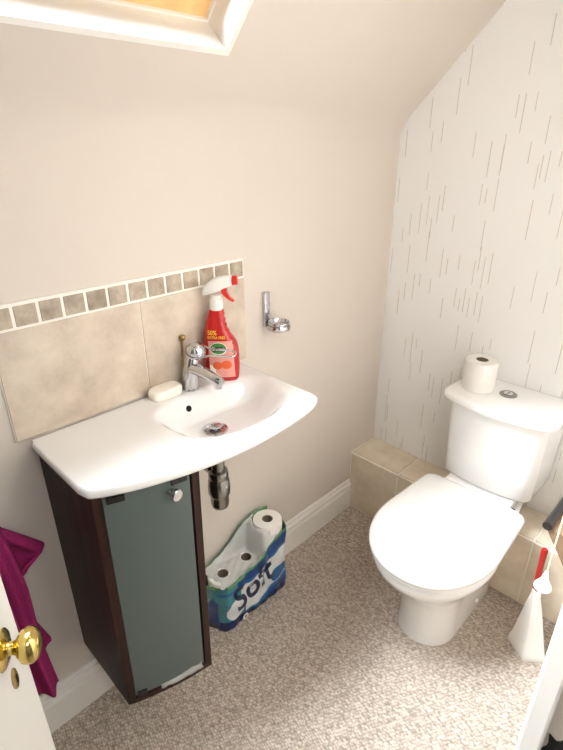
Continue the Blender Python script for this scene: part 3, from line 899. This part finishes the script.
# clear film sagging over the rolls with two torn openings
bm = bmesh.new(); nx, ny = 18, 54
G = {}
for i in range(ny + 1):
    y = PY0 + .004 + (.940 - PY0) * i / ny
    for j in range(nx + 1):
        x = PXB + .002 + (PXF - PXB - .002) * j / nx
        base = ptop(y) + (BT(y) - ptop(y)) * (1 - j / nx)
        sag = .010 * math.sin(PI * j / nx) * sstep(.72, .76, y) * (1 - sstep(.86, .9, y))
        t_ = j / nx
        flat = .2095 + .098 * sstep(.884, .912, y)
        if y < .73: flat = min(flat, base)
        e_ = max(1 - sstep(0, .22, t_), sstep(.86, 1, t_))
        z = flat + (max(base, .2095) - flat) * e_ + .0015 * math.sin(j * 1.3 + i * .6)
        # keep outside the tall roll
        G[i, j] = (x, y, z)
vv = {k: bm.verts.new(p) for k, p in G.items()}
for i in range(ny):
    for j in range(nx):
        c = Vector(G[i, j]).lerp(Vector(G[i + 1, j + 1]), .5)
        if any((c.x - RX) ** 2 + (c.y - yy) ** 2 < .021 ** 2 for yy in (.760, .863)): continue
        if (c.x - RX) ** 2 + (c.y - .966) ** 2 < .0545 ** 2: continue
        bm.faces.new((vv[i, j], vv[i + 1, j], vv[i + 1, j + 1], vv[i, j + 1]))
bmesh.ops.delete(bm, geom=[v for v in bm.verts if not v.link_faces], context='VERTS')
obj('clear_film', bm, M['film'], PK, smooth=60)
# lettering on the front
def front_text(s, size, y0, z0, mat, shear=0, bold=0, rot=0, dx=.0008, sx=1, nm='lettering'):
    bm = text_mesh(s, size, 0, shear, bold=bold)
    bmesh.ops.subdivide_edges(bm, edges=[e for e in bm.edges if e.calc_length() > .012], cuts=2)
    for v in bm.verts:
        a, b = v.co.x * sx, v.co.y
        y = y0 + a * math.cos(rot) - b * math.sin(rot); z = z0 + a * math.sin(rot) + b * math.cos(rot)
        v.co = Vector((front_x(y, z) + dx, y, z))
    return obj(nm, bm, mat, PK)
front_text('Soft', .150, .768, .066, M['navy'], .12, .0032, .27, sx=.74)
r9 = []
for k in range(28):
    a = 2 * PI * k / 28; y = .800 + .0125 * math.cos(a); z = .024 + .0125 * math.sin(a); r9.append(Vector((front_x(.80, .024) + .004, y, z)))
obj('count_disc', loft([r9, [p + Vector((.0006, 0, 0)) for p in r9]]), M['label_white'], PK)
bm = text_mesh('9', .021, 0, 0, bold=.0003, align='CENTER')
for v in bm.verts: v.co = Vector((front_x(.80, .024) + .0052, .800 + v.co.x, .0168 + v.co.y))
obj('count_number', bm, M['navy'], PK)

# ------------------------------------------------------------------ toilet brush and holder
bh = thing('brush_holder', 'white tapered toilet brush holder on the carpet right of the toilet', 'brush holder', (.868, 1.37, 0))
B0 = [(.802, 1.371), (.874, 1.319), (.928, 1.361), (.868, 1.425)]
def quad(pts, z, rr=.012, n=5):
    out = []
    m_ = len(pts)
    for i in range(m_):
        p0, p1, p2 = Vector(pts[i - 1]), Vector(pts[i]), Vector(pts[(i + 1) % m_])
        a = p1 + (p0 - p1).normalized() * rr; b = p1 + (p2 - p1).normalized() * rr
        for k in range(n + 1):
            t_ = k / n; q = a * (1 - t_) ** 2 + p1 * 2 * t_ * (1 - t_) + b * t_ ** 2
            out.append(Vector((q.x, q.y, z)))
    return out
C0 = Vector((.838, 1.396))
def lerpq(f, kl):  # shrink base quad towards the neck; the left corner (pouring lip) shrinks faster
    r_ = []
    for i, p in enumerate(B0):
        g = f if i != 0 else kl
        r_.append(tuple(Vector(p).lerp(C0, g)))
    return r_
rg = [quad(lerpq(.02, 0.02), .001, .008), quad(lerpq(0, 0), .006, .008), quad(lerpq(.02, .0), .022, .008), quad(lerpq(.05, .05), .030, .008), quad(lerpq(.08, .14), .036, .008),
      quad(lerpq(.3, .34), .10, .008), quad(lerpq(.55, .56), .175, .007), quad(lerpq(.72, .72), .216, .006), quad(lerpq(.745, .745), .234, .005), quad(lerpq(.76, .76), .237, .005),
      quad(lerpq(.80, .80), .237, .004), quad(lerpq(.80, .80), .20, .004)]
obj('holder_body', loft(rg, True, True), M['white_plastic'], bh, smooth=35)
tb = thing('toilet_brush', 'toilet brush with red handle standing in the white holder', 'toilet brush', (C0.x, C0.y, .2005))
obj('handle', lathe([(.0, .0), (.008, .001), (.0085, .01), (.0085, .15), (.0095, .178), (.0095, .190), (.007, .195), (0, .196)], (C0.x, C0.y, .2005), (-.02, -.015, 1), 24), M['red_handle'], tb, smooth=45)

# ------------------------------------------------------------------ light pull cord
pc = thing('pull_cord', 'cream light pull cord with white bell shaped end hanging at right', 'light pull', (.933, .9, ZC))
pc.location = (.933, .9, .7)
obj('cord', tube([(.934, .9, .742), (.934, .9, 1.4), (.934, .9, ZC - .03)], .0013, 8), M['cord'], pc, smooth=60)
obj('bell_pull', lathe([(.001, .745), (.0032, .744), (.0045, .736), (.0065, .726), (.0115, .716), (.0158, .708), (.0165, .704), (.0155, .7015), (.009, .704), (0, .706)], (.934, .9, 0), n=32), M['white_plastic'], pc, smooth=50)
obj('ceiling_switch', lathe([(.0, -.03), (.03, -.03), (.036, -.022), (.038, 0)], (.934, .9, ZC), n=32), M['white_plastic'], pc, smooth=40)

# ------------------------------------------------------------------ brown tapered holder on the right wall
hr = thing('wall_holder', 'brown tapered holder with dark rounded rim on the wall at the right edge', 'holder', (W, 1.39, .40))
q = lambda x0, y0, y1, z: [Vector((x0, y0, z)), Vector((W - .0005, y0, z)), Vector((W - .0005, y1, z)), Vector((x0, y1, z))]
obj('holder_body', loft([q(.96, 1.29, 1.50, .37), q(.905, 1.285, 1.505, .455), q(.842, 1.28, 1.51, .555)]), M['brown_panel'], hr)
obj('rim', tube([(.845, 1.272, .566), (.845, 1.36, .566), (.845, 1.45, .566), (.845, 1.516, .566)], .0125, 18), M['dark_rim'], hr, smooth=50)

# ------------------------------------------------------------------ light
w = bpy.data.worlds.new('sky'); SC.world = w; w.use_nodes = True
nt = w.node_tree; bg = nt.nodes['Background']
bg.inputs['Color'].default_value = (.90, .955, 1, 1)
# bright overcast sky, brightest where the sun stands behind the cloud, dim below the horizon
tc = nt.nodes.new('ShaderNodeTexCoord')
def wm(op, a, b_=None):
    n_ = nt.nodes.new('ShaderNodeMath'); n_.operation = op
    for i_, q_ in enumerate((a, b_)):
        if q_ is None: continue
        if isinstance(q_, (int, float)): n_.inputs[i_].default_value = q_
        else: nt.links.new(q_, n_.inputs[i_])
    return n_.outputs['Value']
dt = nt.nodes.new('ShaderNodeVectorMath'); dt.operation = 'DOT_PRODUCT'; nt.links.new(tc.outputs['Generated'], dt.inputs[0])
dt.inputs[1].default_value = Vector((-.42, -.75, .5)).normalized()
lobe = wm('POWER', wm('MAXIMUM', dt.outputs['Value'], 0), 4)
sp_ = nt.nodes.new('ShaderNodeSeparateXYZ'); nt.links.new(tc.outputs['Generated'], sp_.inputs['Vector'])
up_ = wm('MINIMUM', wm('MAXIMUM', wm('MULTIPLY', wm('ADD', sp_.outputs['Z'], .05), 6), .15), 1)
nt.links.new(wm('MULTIPLY', up_, wm('ADD', wm('MULTIPLY', lobe, 112), 9)), bg.inputs['Strength'])

pl = bpy.data.lights.new('skylight_daylight', 'AREA'); pl.shape = 'RECTANGLE'; pl.size = HS1 - HS0 - .02; pl.size_y = HY1 - HY0 - .02
pl.cycles.is_portal = True
po = bpy.data.objects.new('skylight_daylight', pl); COL.objects.link(po)
po.location = slope_pt((HS0 + HS1) / 2, (HY0 + HY1) / 2, .135)
xa = Vector((ca, 0, sa)); za = Vector((-sa, 0, ca)); ya = za.cross(xa)
po.rotation_euler = Matrix((xa, ya, za)).transposed().to_euler()

hl_ = bpy.data.lights.new('hall_fill_lamp', 'AREA'); hl_.shape = 'DISK'; hl_.size = .35; hl_.energy = 9; hl_.color = (1, .985, .96)  # unseen lamp added in the hall as fill through the doorway
ho = bpy.data.objects.new('hall_fill_lamp', hl_); COL.objects.link(ho); ho.location = (1.65, .1, ZC - .06)
rl = bpy.data.lights.new('room_ceiling_lamp', 'AREA'); rl.shape = 'DISK'; rl.size = .25; rl.energy = .7; rl.color = (1, .985, .96)
ro = bpy.data.objects.new('room_ceiling_lamp', rl); COL.objects.link(ro); ro.location = (.78, 1.1, ZC - .04)

# ------------------------------------------------------------------ camera
cd = bpy.data.cameras.new('camera'); cam = bpy.data.objects.new('camera', cd); COL.objects.link(cam)
cd.sensor_fit = 'HORIZONTAL'; cd.sensor_width = 36; cd.lens = 499.579 * 36 / 563; cd.clip_start = .01
pitch, yaw = .43324, .77901
fw = Vector((-math.sin(yaw) * math.cos(pitch), math.cos(yaw) * math.cos(pitch), -math.sin(pitch)))
rt = Vector((math.cos(yaw), math.sin(yaw), 0)); up = rt.cross(fw)
cam.matrix_world = Matrix.Translation((1.07325, .02307, 1.5)) @ Matrix((rt, up, -fw)).transposed().to_4x4()
SC.camera = cam

SC.view_settings.view_transform = 'Standard'
SC.view_settings.look = 'None'
SC.view_settings.exposure = .5
SC.view_settings.gamma = 1
SC.view_settings.use_curve_mapping = False
SC.cycles.use_denoising = True
SC.cycles.max_bounces = 10; SC.cycles.diffuse_bounces = 7
SC.cycles.sample_clamp_indirect = 8
SC.cycles.caustics_reflective = False; SC.cycles.caustics_refractive = False
